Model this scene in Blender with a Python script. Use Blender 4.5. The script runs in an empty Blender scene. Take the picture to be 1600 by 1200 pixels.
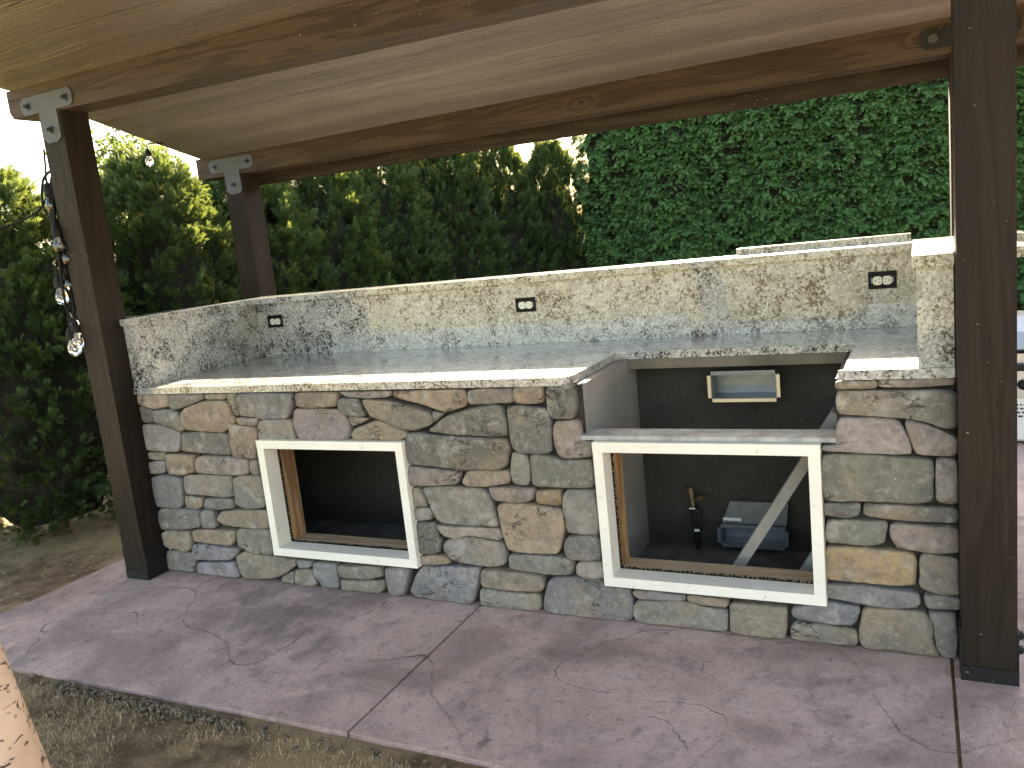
import bpy, bmesh, math, random
import numpy as np
from mathutils import Vector, Matrix, noise

# ------------------------------------------------------------------ camera, sky, sun, exposure
scene = bpy.context.scene
COL = scene.collection
R = math.radians

def camera_basis(yaw, pitch, roll):
    f = Vector((-math.sin(yaw)*math.cos(pitch), math.cos(yaw)*math.cos(pitch), math.sin(pitch)))
    r = f.cross(Vector((0, 0, 1))).normalized(); u = r.cross(f)
    c, s = math.cos(roll), math.sin(roll)
    return c*r + s*u, c*u - s*r, f
cam_data = bpy.data.cameras.new('camera')
cam_data.sensor_fit = 'HORIZONTAL'; cam_data.sensor_width = 36.0
cam_data.lens = 1290.06/1600*36.0
cam_data.clip_start = 0.05; cam_data.clip_end = 1000
cam = bpy.data.objects.new('camera', cam_data); COL.objects.link(cam)
cr, cu, cf = camera_basis(0.4655, -0.1691, -0.1064)
cam.matrix_world = Matrix(((cr.x, cu.x, -cf.x, 3.1075), (cr.y, cu.y, -cf.y, -2.6604), (cr.z, cu.z, -cf.z, 1.4019), (0, 0, 0, 1)))
scene.camera = cam

SUN_EL, SUN_AZ = R(25.0), R(-11.0)      # azimuth measured from +Y towards +X
world = bpy.data.worlds.new('World'); scene.world = world; world.use_nodes = True
wn = world.node_tree.nodes; wl = world.node_tree.links
sky = wn.new('ShaderNodeTexSky'); sky.sky_type = 'NISHITA'; sky.sun_disc = False
sky.sun_elevation = SUN_EL; sky.sun_rotation = SUN_AZ
sky.air_density = 1.0; sky.dust_density = 1.6; sky.ozone_density = 1.0
bg = wn['Background']; bg.inputs['Strength'].default_value = 0.062
wl.new(sky.outputs[0], bg.inputs['Color'])

sun_data = bpy.data.lights.new('sun', 'SUN'); sun_data.energy = 5.0; sun_data.angle = R(0.5)
sun_data.color = (1.0, 0.95, 0.87)
sun = bpy.data.objects.new('sun', sun_data); COL.objects.link(sun)
sd = Vector((math.sin(SUN_AZ)*math.cos(SUN_EL), math.cos(SUN_AZ)*math.cos(SUN_EL), math.sin(SUN_EL)))
sun.rotation_euler = sd.to_track_quat('Z', 'Y').to_euler(); sun.location = sd*30

scene.view_settings.view_transform = 'Standard'; scene.view_settings.look = 'None'
scene.view_settings.gamma = 1.0; scene.view_settings.use_curve_mapping = False
scene.view_settings.exposure = 3.55
scene.view_settings.use_white_balance = True
scene.view_settings.white_balance_temperature = 8300

# ------------------------------------------------------------------ helpers
rng = random.Random(7)
def tag(o, label=None, cat=None, group=None, kind=None):
    if label: o['label'] = label
    if cat: o['category'] = cat
    if group: o['group'] = group
    if kind: o['kind'] = kind
    return o
def empty(name, loc=(0, 0, 0)):
    o = bpy.data.objects.new(name, None); o.location = loc; o.empty_display_size = 0.1
    COL.objects.link(o); return o
def link(name, me, mat, parent=None, loc=None, rot=None):
    o = bpy.data.objects.new(name, me); COL.objects.link(o)
    if mat is not None and len(me.materials) == 0: me.materials.append(mat)
    if parent is not None:
        o.parent = parent
        o.matrix_parent_inverse = Matrix.Translation(-Vector(world_loc(parent)))
    if loc is not None: o.location = loc
    if rot is not None: o.rotation_euler = rot
    return o
def world_loc(o):
    v = Vector(o.location)
    if o.parent is not None: v = o.matrix_parent_inverse @ v + Vector(world_loc(o.parent))
    return v
def finish(bm, name, mat, parent=None, loc=None, rot=None, bevel=0, seg=2, smooth=False):
    if bevel:
        bmesh.ops.bevel(bm, geom=[e for e in bm.edges if e.calc_face_angle(0) > 0.5], offset=bevel, segments=seg, profile=0.6, affect='EDGES', clamp_overlap=True)
    bmesh.ops.recalc_face_normals(bm, faces=bm.faces[:])
    me = bpy.data.meshes.new(name); bm.to_mesh(me); bm.free()
    if smooth:
        for f in me.polygons: f.use_smooth = True
    return link(name, me, mat, parent, loc, rot)
def add_box(bm, x0, x1, y0, y1, z0, z1):
    v = [bm.verts.new(c) for c in ((x0,y0,z0),(x1,y0,z0),(x1,y1,z0),(x0,y1,z0),(x0,y0,z1),(x1,y0,z1),(x1,y1,z1),(x0,y1,z1))]
    for q in ((0,3,2,1),(4,5,6,7),(0,1,5,4),(1,2,6,5),(2,3,7,6),(3,0,4,7)): bm.faces.new([v[i] for i in q])
def box(name, mat, parent, x0, x1, y0, y1, z0, z1, bevel=0.003, seg=2):
    c = Vector(((x0+x1)/2, (y0+y1)/2, (z0+z1)/2)); bm = bmesh.new()
    add_box(bm, x0-c.x, x1-c.x, y0-c.y, y1-c.y, z0-c.z, z1-c.z)
    return finish(bm, name, mat, parent, loc=c, bevel=bevel, seg=seg)
def boxes(name, mat, parent, L, bevel=0):
    bm = bmesh.new()
    for b in L: add_box(bm, *b)
    return finish(bm, name, mat, parent, bevel=bevel)
def prism(name, mat, parent, pts, z0, z1, bevel=0.004, seg=3):
    bm = bmesh.new()
    a = [bm.verts.new((x, y, z0)) for x, y in pts]; b = [bm.verts.new((x, y, z1)) for x, y in pts]
    n = len(pts)
    bm.faces.new(a[::-1]); bm.faces.new(b)
    for i in range(n): bm.faces.new((a[i], a[(i+1) % n], b[(i+1) % n], b[i]))
    return finish(bm, name, mat, parent, bevel=bevel, seg=seg)
def plate(name, mat, parent, pts, y0, y1, bevel=0.0015):
    """outline in x,z extruded along y"""
    bm = bmesh.new()
    a = [bm.verts.new((x, y0, z)) for x, z in pts]; b = [bm.verts.new((x, y1, z)) for x, z in pts]
    n = len(pts)
    bm.faces.new(a); bm.faces.new(b[::-1])
    for i in range(n): bm.faces.new((a[i], b[i], b[(i+1) % n], a[(i+1) % n]))
    return finish(bm, name, mat, parent, bevel=bevel)
def tube_bm(bm, pts, radii, n=8, cap=True):
    pts = [Vector(p) for p in pts]
    if not hasattr(radii, '__len__'): radii = [radii]*len(pts)
    rings = []; side = None
    for i, p in enumerate(pts):
        t = (pts[min(i+1, len(pts)-1)] - pts[max(i-1, 0)]).normalized()
        if side is None:
            side = t.cross(Vector((0, 0, 1)) if abs(t.z) < .9 else Vector((1, 0, 0))).normalized()
        else: side = (side - t*side.dot(t)).normalized()
        up = t.cross(side)
        rings.append([bm.verts.new(p + radii[i]*(math.cos(2*math.pi*k/n)*side + math.sin(2*math.pi*k/n)*up)) for k in range(n)])
    for a, b in zip(rings, rings[1:]):
        for k in range(n): bm.faces.new((a[k], a[(k+1) % n], b[(k+1) % n], b[k]))
    if cap: bm.faces.new(rings[0][::-1]); bm.faces.new(rings[-1])
def tube(name, mat, parent, pts, radii, n=8):
    bm = bmesh.new(); tube_bm(bm, pts, radii, n); return finish(bm, name, mat, parent, smooth=True)
def lathe_bm(bm, prof, c=(0, 0, 0), n=12):
    tube_bm(bm, [(c[0], c[1], c[2]+z) for z, r in prof], [max(r, 1e-4) for z, r in prof], n)
def catmull(P, k=6):
    P = [Vector(p) for p in P]; out = []
    for i in range(len(P)-1):
        a, b, c, d = P[max(i-1, 0)], P[i], P[i+1], P[min(i+2, len(P)-1)]
        for j in range(k):
            t = j/k
            out.append(0.5*((2*b) + (c-a)*t + (2*a-5*b+4*c-d)*t*t + (3*b-a-3*c+d)*t**3))
    return out + [P[-1]]

# ------------------------------------------------------------------ materials
class NT:
    def __init__(s, name):
        s.m = bpy.data.materials.new(name); s.m.use_nodes = True
        s.n = s.m.node_tree.nodes; s.l = s.m.node_tree.links
        s.b = s.n['Principled BSDF']; s.out = s.n['Material Output']
    def set(s, inp, v):
        if isinstance(v, bpy.types.NodeSocket): s.l.new(v, inp)
        else: inp.default_value = v
    def coord(s, kind='Object'): return s.n.new('ShaderNodeTexCoord').outputs[kind]
    def mapping(s, v, scale=(1, 1, 1), loc=(0, 0, 0), rot=(0, 0, 0)):
        m = s.n.new('ShaderNodeMapping'); s.set(m.inputs['Vector'], v)
        s.set(m.inputs['Scale'], scale); s.set(m.inputs['Location'], loc); m.inputs['Rotation'].default_value = rot
        return m.outputs[0]
    def noise(s, v, scale, detail=4, rough=0.55, dist=0.0, color=False):
        m = s.n.new('ShaderNodeTexNoise'); s.set(m.inputs['Vector'], v)
        m.inputs['Scale'].default_value = scale; m.inputs['Detail'].default_value = detail
        m.inputs['Roughness'].default_value = rough; m.inputs['Distortion'].default_value = dist
        return m.outputs['Color' if color else 'Fac']
    def voronoi(s, v, scale, feature='F1', out='Distance', rnd=1.0):
        m = s.n.new('ShaderNodeTexVoronoi'); m.feature = feature; s.set(m.inputs['Vector'], v)
        m.inputs['Scale'].default_value = scale; m.inputs['Randomness'].default_value = rnd
        return m.outputs[out]
    def math(s, op, a, b=0.0, c=0.0, clamp=False):
        m = s.n.new('ShaderNodeMath'); m.operation = op; m.use_clamp = clamp
        s.set(m.inputs[0], a); s.set(m.inputs[1], b); s.set(m.inputs[2], c); return m.outputs[0]
    def range(s, v, a, b, c=0.0, d=1.0, smooth=True):
        m = s.n.new('ShaderNodeMapRange'); m.interpolation_type = 'SMOOTHSTEP' if smooth else 'LINEAR'
        s.set(m.inputs['Value'], v)
        for k, x in zip(('From Min', 'From Max', 'To Min', 'To Max'), (a, b, c, d)): s.set(m.inputs[k], x)
        return m.outputs[0]
    def mix(s, f, a, b, mode='MIX'):
        m = s.n.new('ShaderNodeMix'); m.data_type = 'RGBA'; m.blend_type = mode
        s.set(m.inputs[0], f)
        for i, v in ((6, a), (7, b)):
            if isinstance(v, (tuple, list)) and len(v) == 3: v = (*v, 1)
            s.set(m.inputs[i], v)
        return m.outputs[2]
    def sep(s, v):
        m = s.n.new('ShaderNodeSeparateXYZ'); s.set(m.inputs[0], v); return m.outputs
    def comb(s, x, y, z):
        m = s.n.new('ShaderNodeCombineXYZ')
        for i, v in enumerate((x, y, z)): s.set(m.inputs[i], v)
        return m.outputs[0]
    def vadd(s, a, b):
        m = s.n.new('ShaderNodeVectorMath'); m.operation = 'ADD'; s.set(m.inputs[0], a); s.set(m.inputs[1], b); return m.outputs[0]
    def vscale(s, a, k):
        m = s.n.new('ShaderNodeVectorMath'); m.operation = 'SCALE'; s.set(m.inputs[0], a); s.set(m.inputs['Scale'], k); return m.outputs[0]
    def bump(s, h, strength=0.3, dist=0.01):
        m = s.n.new('ShaderNodeBump'); m.inputs['Strength'].default_value = strength; m.inputs['Distance'].default_value = dist
        s.set(m.inputs['Height'], h); s.l.new(m.outputs[0], s.b.inputs['Normal'])
    def go(s, color=None, rough=None, metal=None, spec=None):
        if color is not None: s.set(s.b.inputs['Base Color'], (*color, 1) if isinstance(color, (tuple, list)) and len(color) == 3 else color)
        if rough is not None: s.set(s.b.inputs['Roughness'], rough)
        if metal is not None: s.set(s.b.inputs['Metallic'], metal)
        if spec is not None: s.b.inputs['Specular IOR Level'].default_value = spec
        return s.m
    def info(s, what): return s.n.new('ShaderNodeObjectInfo').outputs[what]

def mat_wood(name, axis, dark, light, knots=True, rough=0.6, grain=1.0):
    t = NT(name); v = t.vadd(t.coord(), t.vscale(t.comb(t.info('Random'), t.info('Random'), t.info('Random')), 7.0))
    sc = [9.0, 9.0, 9.0]; sc[axis] = 0.8
    vs = t.mapping(v, tuple(sc))
    ks = [5.5, 5.5, 5.5]; ks[axis] = 2.2
    kd = t.voronoi(t.mapping(v, tuple(ks)), 1.0)
    kn = t.range(kd, 0.03, 0.26, 1.0, 0.0)
    n1 = t.noise(vs, 1.0, 4, 0.6, 0.6)
    ph = t.math('ADD', t.math('MULTIPLY', n1, 34.0), t.math('MULTIPLY', kn, 9.0 if knots else 0.0))
    ring = t.math('MULTIPLY', t.math('ADD', t.math('SINE', ph), 1.0), 0.5)
    fs = [160.0, 160.0, 160.0]; fs[axis] = 5.0
    fine = t.noise(t.mapping(v, tuple(fs)), 1.0, 3, 0.6)
    big = t.noise(v, 2.3, 3)
    f = t.math('ADD', t.math('MULTIPLY', ring, 0.42*grain), t.math('ADD', t.math('MULTIPLY', fine, 0.30), t.math('MULTIPLY', big, 0.35)), clamp=True)
    c = t.mix(t.range(f, 0.18, 0.85), dark, light)
    if knots:
        c = t.mix(t.range(kd, 0.015, 0.05, 0.8, 0.0), c, tuple(x*0.3 for x in dark))
    spk = t.range(t.noise(v, 75.0, 2), 0.735, 0.76)
    c = t.mix(t.math('MULTIPLY', spk, 0.5), c, (0.45, 0.42, 0.38))
    t.bump(t.math('ADD', t.math('MULTIPLY', ring, 0.6), fine), 0.35, 0.004)
    return t.go(c, t.range(fine, 0.2, 0.9, rough-0.12, rough+0.12), spec=0.18)

def mat_stone():
    t = NT('ledgestone'); rnd = t.info('Random')
    v = t.vadd(t.coord(), t.vscale(t.comb(rnd, t.math('MULTIPLY', rnd, 3.7), t.math('MULTIPLY', rnd, 9.1)), 5.0))
    base = t.info('Color')
    n = t.noise(v, 9.0, 6, 0.62, 0.4); m = t.noise(v, 34.0, 6, 0.7); g = t.noise(v, 170.0, 3, 0.6)
    c = t.mix(t.range(n, 0.30, 0.58, 0.5, 0.0), base, (0.115, 0.108, 0.095))
    c = t.mix(t.range(t.noise(t.vadd(v, (3, 9, 2)), 5.0, 4), 0.50, 0.72, 0.0, 0.55), c, (0.36, 0.27, 0.17))
    c = t.mix(t.range(t.noise(t.vadd(v, (13, 2, 5)), 12.0, 5, 0.65), 0.53, 0.70, 0.0, 0.6), c, (0.43, 0.40, 0.36))
    c = t.mix(t.range(m, 0.34, 0.58, 0.38, 0.0), c, (0.07, 0.066, 0.058))
    c = t.mix(t.range(t.noise(t.vadd(v, (4, 4, 4)), 60.0, 5, 0.75), 0.52, 0.68, 0.0, 0.4), c, (0.44, 0.41, 0.36))
    c = t.mix(t.range(t.noise(v, 95.0, 2), 0.70, 0.76, 0.0, 0.55), c, (0.6, 0.58, 0.53))
    sn = t.noise(t.mapping(v, (7.0, 7.0, 16.0)), 1.0, 5, 0.6, 0.5)
    crk = t.math('MULTIPLY', t.range(t.math('ABSOLUTE', t.math('SUBTRACT', sn, 0.5)), 0.003, 0.016, 1.0, 0.0), t.range(t.noise(t.vadd(v, (7, 7, 1)), 6.0, 2), 0.56, 0.64))
    c = t.mix(t.math('MULTIPLY', crk, 0.75), c, (0.03, 0.028, 0.025))
    h = t.math('SUBTRACT', t.math('ADD', t.math('MULTIPLY', n, 1.4), t.math('ADD', m, t.math('MULTIPLY', g, 0.25))), t.math('MULTIPLY', crk, 0.5))
    t.bump(h, 0.75, 0.009)
    return t.go(c, 0.85, spec=0.2)

def mat_granite():
    t = NT('granite'); v = t.coord()
    w = t.vadd(v, t.vscale(t.noise(v, 6.0, 3, color=True), 0.10))
    big = t.noise(w, 4.2, 4, 0.6)
    c = t.mix(t.range(big, 0.36, 0.62), (0.29, 0.30, 0.30), (0.43, 0.425, 0.39))
    c = t.mix(t.range(t.noise(t.vadd(w, (5, 1, 3)), 3.0, 4), 0.60, 0.74, 0.0, 0.4), c, (0.46, 0.37, 0.27))
    cell = t.voronoi(w, 120.0, 'F1', 'Color'); cs = t.sep(cell)
    c = t.mix(t.range(cs[0], 0.55, 0.60, 0.0, 0.55), c, (0.62, 0.62, 0.60))
    c = t.mix(t.range(cs[1], 0.72, 0.76, 0.0, 0.6), c, (0.17, 0.165, 0.16))
    clus = t.range(t.noise(t.vadd(w, (9, 4, 7)), 11.0, 6, 0.75), 0.34, 0.64, 0.645, 0.475)
    spk = t.noise(t.vadd(v, t.vscale(t.noise(v, 60.0, 2, color=True), 0.014)), 92.0, 6, 0.75)
    f = t.range(t.math('SUBTRACT', spk, clus), 0.0, 0.018)
    c = t.mix(f, c, t.mix(t.range(t.noise(v, 26.0, 2), 0.45, 0.6), (0.012, 0.011, 0.012), (0.045, 0.034, 0.036)))
    t.b.inputs['Coat Weight'].default_value = 0.85; t.b.inputs['Coat Roughness'].default_value = 0.03
    return t.go(c, t.range(big, 0.3, 0.7, 0.26, 0.34), spec=0.5)

def mat_plain(name, color, rough=0.6, metal=0.0, var=0.25, scale=6.0, bump=0.15, spec=0.5, speck=None):
    t = NT(name); v = t.coord(); n = t.noise(v, scale, 5, 0.6)
    c = t.mix(t.range(n, 0.3, 0.7), tuple(x*(1-var) for x in color), tuple(min(1, x*(1+var)) for x in color))
    if speck: c = t.mix(t.range(t.noise(v, 60.0, 2), 0.70, 0.74, 0.0, 0.8), c, speck)
    f = t.noise(v, scale*14, 3)
    if bump: t.bump(t.math('ADD', n, t.math('MULTIPLY', f, 0.4)), bump, 0.004)
    return t.go(c, t.range(f, 0.3, 0.7, max(0.03, rough-0.08), min(1, rough+0.08)), metal, spec)

def mat_ceiling():
    t = NT('painted_ceiling_board'); v = t.coord()
    w = t.vadd(v, t.vscale(t.noise(v, 1.7, 3, color=True), 0.10))
    st = t.noise(t.mapping(w, (0.30, 6.0, 1.0)), 1.0, 4, 0.55, 0.4)
    ln = t.noise(t.mapping(w, (0.45, 13.0, 1.0)), 1.0, 3, 0.5, 0.6)
    line = t.math('MULTIPLY', t.range(t.math('ABSOLUTE', t.math('SUBTRACT', ln, 0.5)), 0.004, 0.022, 1.0, 0.0), t.range(t.noise(v, 1.4, 3), 0.45, 0.6))
    dots = t.noise(t.mapping(v, (45.0, 90.0, 1.0)), 1.0, 4, 0.7)
    band = t.range(t.noise(t.mapping(v, (1.2, 5.0, 1.0)), 1.0, 3), 0.48, 0.62)
    b = t.noise(v, 1.1, 4)
    c = t.mix(t.range(st, 0.34, 0.66), (0.140, 0.123, 0.104), (0.225, 0.202, 0.175))
    c = t.mix(t.range(b, 0.40, 0.65, 0.0, 0.45), c, (0.120, 0.104, 0.086))
    c = t.mix(t.math('MULTIPLY', line, 0.45), c, (0.055, 0.042, 0.030))
    c = t.mix(t.math('MULTIPLY', t.range(dots, 0.53, 0.66, 0.0, 0.7), t.math('ADD', band, 0.25)), c, (0.07, 0.053, 0.038))
    t.bump(t.math('SUBTRACT', t.math('ADD', t.math('MULTIPLY', st, 1.4), t.math('MULTIPLY', dots, 0.22)), t.math('MULTIPLY', line, 0.35)), 0.7, 0.016)
    return t.go(c, t.range(dots, 0.3, 0.7, 0.28, 0.42), spec=0.8)

def mat_patio():
    t = NT('stamped_concrete'); v = t.coord()
    w = t.vadd(v, t.vscale(t.noise(v, 2.2, 5, 0.6, color=True), 0.55))
    n = t.noise(v, 2.3, 6, 0.62, 0.5); m = t.noise(t.mapping(v, (1.0, 0.55, 1.0)), 12.0, 6, 0.72); g = t.noise(v, 70.0, 4, 0.7)
    c = t.mix(t.range(n, 0.32, 0.66), (0.335, 0.228, 0.205), (0.60, 0.42, 0.38))
    c = t.mix(t.range(t.noise(t.vadd(w, (4, 2, 0)), 1.7, 5, 0.65), 0.54, 0.70, 0.0, 0.7), c, (0.155, 0.128, 0.122))
    c = t.mix(t.range(m, 0.52, 0.72, 0.0, 0.6), c, (0.17, 0.135, 0.13))
    c = t.mix(t.range(t.noise(t.vadd(v, (8, 3, 0)), 6.0, 6, 0.7), 0.54, 0.74, 0.0, 0.5), c, (0.58, 0.46, 0.44))
    c = t.mix(t.range(g, 0.54, 0.72, 0.0, 0.6), c, (0.085, 0.068, 0.066))
    c = t.mix(t.range(t.noise(t.vadd(v, (2, 6, 1)), 26.0, 6, 0.75), 0.53, 0.70, 0.0, 0.55), c, (0.10, 0.082, 0.08))
    jag = t.vadd(v, t.vscale(t.noise(v, 9.0, 3, 0.6, color=True), 0.07))
    def contour(off, sc, wd, mo, lo, hi):
        k = t.noise(t.vadd(jag, off), sc, 1, 0.4)
        return t.math('MULTIPLY', t.range(t.math('ABSOLUTE', t.math('SUBTRACT', k, 0.5)), wd*0.2, wd, 1.0, 0.0), t.range(t.noise(t.vadd(v, mo), 2.1, 3), lo, hi))
    ck = t.math('MAXIMUM', contour((3.1, 7.7, 0), 1.1, 0.0016, (1, 5, 0), 0.50, 0.58), contour((9.4, 2.2, 0), 1.4, 0.002, (6, 1, 0), 0.53, 0.60))
    c = t.mix(t.math('MULTIPLY', ck, t.range(t.noise(t.vadd(v, (5, 5, 0)), 14.0, 3), 0.40, 0.60, 0.05, 0.75)), c, (0.06, 0.045, 0.045))
    e = t.noise(t.vadd(jag, (3.1, 7.7, 0)), 1.1, 1, 0.4)
    slate = t.range(e, 0.494, 0.506)
    h = t.math('SUBTRACT', t.math('ADD', t.math('MULTIPLY', n, 1.2), t.math('ADD', m, t.math('MULTIPLY', slate, 0.3))), ck)
    t.bump(h, 0.7, 0.014)
    return t.go(c, t.range(m, 0.3, 0.7, 0.45, 0.72), spec=0.4)

def mat_ground():
    t = NT('dry_lawn_and_soil'); v = t.coord()
    n = t.noise(v, 0.9, 6, 0.65); m = t.noise(v, 9.0, 6, 0.7); g = t.noise(v, 70.0, 4, 0.7)
    c = t.mix(t.range(m, 0.3, 0.7), (0.105, 0.066, 0.036), (0.215, 0.143, 0.083))
    c = t.mix(t.range(t.math('ADD', n, t.math('MULTIPLY', m, 0.3)), 0.58, 0.78, 0.0, 0.8), c, (0.38, 0.28, 0.155))
    xyz = t.sep(v)
    far = t.math('MAXIMUM', t.range(t.math('ABSOLUTE', t.math('SUBTRACT', xyz[1], 1.0)), 6.5, 9.0), t.range(xyz[0], -2.3, -3.0))
    c = t.mix(t.math('MULTIPLY', far, 0.8), c, t.mix(m, (0.36, 0.28, 0.11), (0.22, 0.22, 0.07)))
    c = t.mix(t.range(g, 0.55, 0.75, 0.0, 0.5), c, (0.05, 0.036, 0.024))
    t.bump(t.math('ADD', m, g), 0.6, 0.02)
    return t.go(c, 0.9, spec=0.2)

def mat_leaf(name, dark, light, tipcol, trans=0.35):
    t = NT(name)
    a = t.n.new('ShaderNodeAttribute'); a.attribute_name = 'tint'
    b = t.n.new('ShaderNodeAttribute'); b.attribute_name = 'tip'
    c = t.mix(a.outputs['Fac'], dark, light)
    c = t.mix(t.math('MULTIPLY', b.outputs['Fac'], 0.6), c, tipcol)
    t.go(c, 0.6, spec=0.2)
    tr = t.n.new('ShaderNodeBsdfTranslucent'); t.set(tr.inputs['Color'], t.mix(0.5, c, tipcol))
    mx = t.n.new('ShaderNodeMixShader'); mx.inputs[0].default_value = trans
    t.l.new(t.b.outputs[0], mx.inputs[1]); t.l.new(tr.outputs[0], mx.inputs[2]); t.l.new(mx.outputs[0], t.out.inputs['Surface'])
    return t.m

def mat_glass(name, color=(1, 1, 1)):
    t = NT(name); t.b.inputs['Transmission Weight'].default_value = 1.0
    return t.go(color, 0.04)

def mat_birch():
    t = NT('pale_bark'); v = t.coord()
    d = t.noise(t.mapping(v, (30.0, 30.0, 85.0)), 1.0, 3, 0.6, 0.4)
    n = t.noise(v, 7.0, 5)
    c = t.mix(t.range(n, 0.3, 0.7), (0.46, 0.33, 0.25), (0.66, 0.50, 0.40))
    c = t.mix(t.range(d, 0.575, 0.63), c, (0.06, 0.045, 0.035))
    t.bump(t.math('ADD', d, n), 0.4, 0.006)
    return t.go(c, 0.7)

M = dict(
    post=mat_wood('stained_post', 2, (0.0125, 0.0085, 0.0060), (0.031, 0.0213, 0.0150), knots=False, rough=0.62, grain=0.5),
    beam=mat_wood('stained_beam', 0, (0.038, 0.0265, 0.019), (0.074, 0.051, 0.0355)),
    lumber=mat_wood('raw_lumber', 0, (0.32, 0.22, 0.135), (0.50, 0.37, 0.25), knots=False, rough=0.7),
    brace=mat_plain('grey_lumber', (0.30, 0.285, 0.25), 0.7, var=0.15),
    support=mat_plain('plywood_edge', (0.15, 0.125, 0.09), 0.8),
    fascia=mat_wood('dark_fascia', 0, (0.022, 0.0155, 0.011), (0.048, 0.034, 0.024), knots=False),
    cavity=mat_plain('dusty_concrete', (0.13, 0.12, 0.11), 0.9, var=0.35, scale=8),
    stone=mat_stone(), granite=mat_granite(), ceiling=mat_ceiling(), patio=mat_patio(), ground=mat_ground(),
    mortar=mat_plain('mortar', (0.034, 0.029, 0.024), 0.95, var=0.4, scale=20, bump=0.6),
    white=mat_plain('white_paint', (0.84, 0.80, 0.71), 0.42, var=0.05, scale=5, bump=0.08, speck=(0.42, 0.40, 0.36)),
    board=mat_plain('cement_board', (0.26, 0.245, 0.23), 0.8, var=0.16, scale=4, speck=(0.2, 0.19, 0.18)),
    sill=mat_plain('weathered_sill', (0.36, 0.36, 0.355), 0.6, var=0.3, scale=12, speck=(0.12, 0.12, 0.12)),
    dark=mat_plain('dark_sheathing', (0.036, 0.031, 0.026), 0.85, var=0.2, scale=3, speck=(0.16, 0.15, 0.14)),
    plate=mat_plain('grey_steel', (0.070, 0.078, 0.095), 0.6, 0.0, var=0.08, scale=9, bump=0.05),
    black=mat_plain('black_steel', (0.010, 0.010, 0.011), 0.6, 0.0, var=0.2, spec=0.3, speck=(0.2, 0.2, 0.2)),
    plastic=mat_plain('black_plastic', (0.006, 0.006, 0.0065), 0.6, bump=0, spec=0.25),
    socket=mat_plain('ivory_plastic', (0.74, 0.72, 0.64), 0.35, var=0.03, bump=0),
    zinc=mat_plain('galvanised_steel', (0.22, 0.24, 0.26), 0.38, 0.6, var=0.12, scale=18, bump=0.03),
    foil=mat_plain('flange_edge', (0.72, 0.62, 0.42), 0.4, 0.5, var=0.06, bump=0),
    brass=mat_plain('brass', (0.22, 0.165, 0.085), 0.45, 0.7, bump=0),
    steel=mat_plain('brushed_steel', (0.55, 0.55, 0.54), 0.35, 0.8, var=0.1, bump=0.02),
    paper=mat_plain('white_sheet', (0.78, 0.78, 0.75), 0.7, var=0.04, bump=0),
    ink=mat_plain('dark_print', (0.03, 0.03, 0.03), 0.7, bump=0),
    glass=mat_glass('clear_glass'),
    birch=mat_birch(),
    bark=mat_plain('brown_bark', (0.085, 0.06, 0.042), 0.9, var=0.4, scale=16, bump=0.6),
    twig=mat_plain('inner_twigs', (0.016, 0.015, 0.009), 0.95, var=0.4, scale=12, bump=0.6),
    pebble=mat_plain('pebbles', (0.155, 0.12, 0.082), 0.8, var=0.45, scale=25, bump=0.2),
    straw=mat_leaf('dry_grass_blades', (0.22, 0.155, 0.085), (0.58, 0.44, 0.27), (0.60, 0.47, 0.28), 0.15),
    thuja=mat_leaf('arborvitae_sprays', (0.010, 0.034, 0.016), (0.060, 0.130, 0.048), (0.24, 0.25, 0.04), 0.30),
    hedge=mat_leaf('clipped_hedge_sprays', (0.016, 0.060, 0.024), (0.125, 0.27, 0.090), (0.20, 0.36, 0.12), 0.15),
    leaf=mat_leaf('broad_leaves', (0.05, 0.09, 0.03), (0.11, 0.16, 0.05), (0.16, 0.20, 0.06), 0.45),
)

# ------------------------------------------------------------------ ground and patio
def ground_sheet():
    xs = np.concatenate([[-220, -80, -30, -12, -6], np.linspace(-4, 6, 51), [9, 15, 35, 90, 220]])
    ys = np.concatenate([[-220, -80, -30, -12, -6], np.linspace(-4.5, 9, 55), [12, 18, 35, 90, 220]])
    V = []; F = []
    for y in ys:
        for x in xs:
            z = -0.013 + 0.008*noise.noise((x*0.9, y*0.9, 0.3)) + 0.004*noise.noise((x*4, y*4, 2))
            V.append((x, y, z))
    n = len(xs)
    for j in range(len(ys)-1):
        for i in range(n-1): F.append((j*n+i, j*n+i+1, (j+1)*n+i+1, (j+1)*n+i))
    me = bpy.data.meshes.new('ground'); me.from_pydata(V, [], F)
    for f in me.polygons: f.use_smooth = True
    return link('ground', me, M['ground'])
tag(ground_sheet(), kind='structure')

patio = tag(empty('patio'), kind='structure')
def wavy(x0, y0, x1, y1, amp, n, seed):
    out = []
    for i in range(n):
        t = i/n; nx, ny = y1-y0, -(x1-x0); L = math.hypot(nx, ny)
        d = amp*(noise.noise((t*L*6, seed, 0)) + 0.5*noise.noise((t*L*19, seed, 4)))
        out.append((x0+(x1-x0)*t+nx/L*d, y0+(y1-y0)*t+ny/L*d))
    return out
def slab(pts): return prism('slab', M['patio'], patio, pts, -0.11, 0.0, bevel=0.006, seg=2)
J = 0.005
slab(wavy(-0.62, 1.9, -0.62, -0.70, 0.012, 26, 1) + [(-0.62, -0.70), (-0.40, -0.88)] + wavy(-0.30, -0.905, 1.53-J, -0.88, 0.012, 24, 2) + [(1.535-J, -0.88), (1.505-J, 1.9)])
slab(wavy(1.535+J, -0.88, 3.18-J, -0.90, 0.012, 24, 3) + [(3.18-J, -0.90), (3.18-J, 1.9), (1.505+J, 1.9)])
slab([(3.18+J, -2.4), (6.5, -2.4), (6.5, 3.4), (3.18+J, 3.4)])

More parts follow.
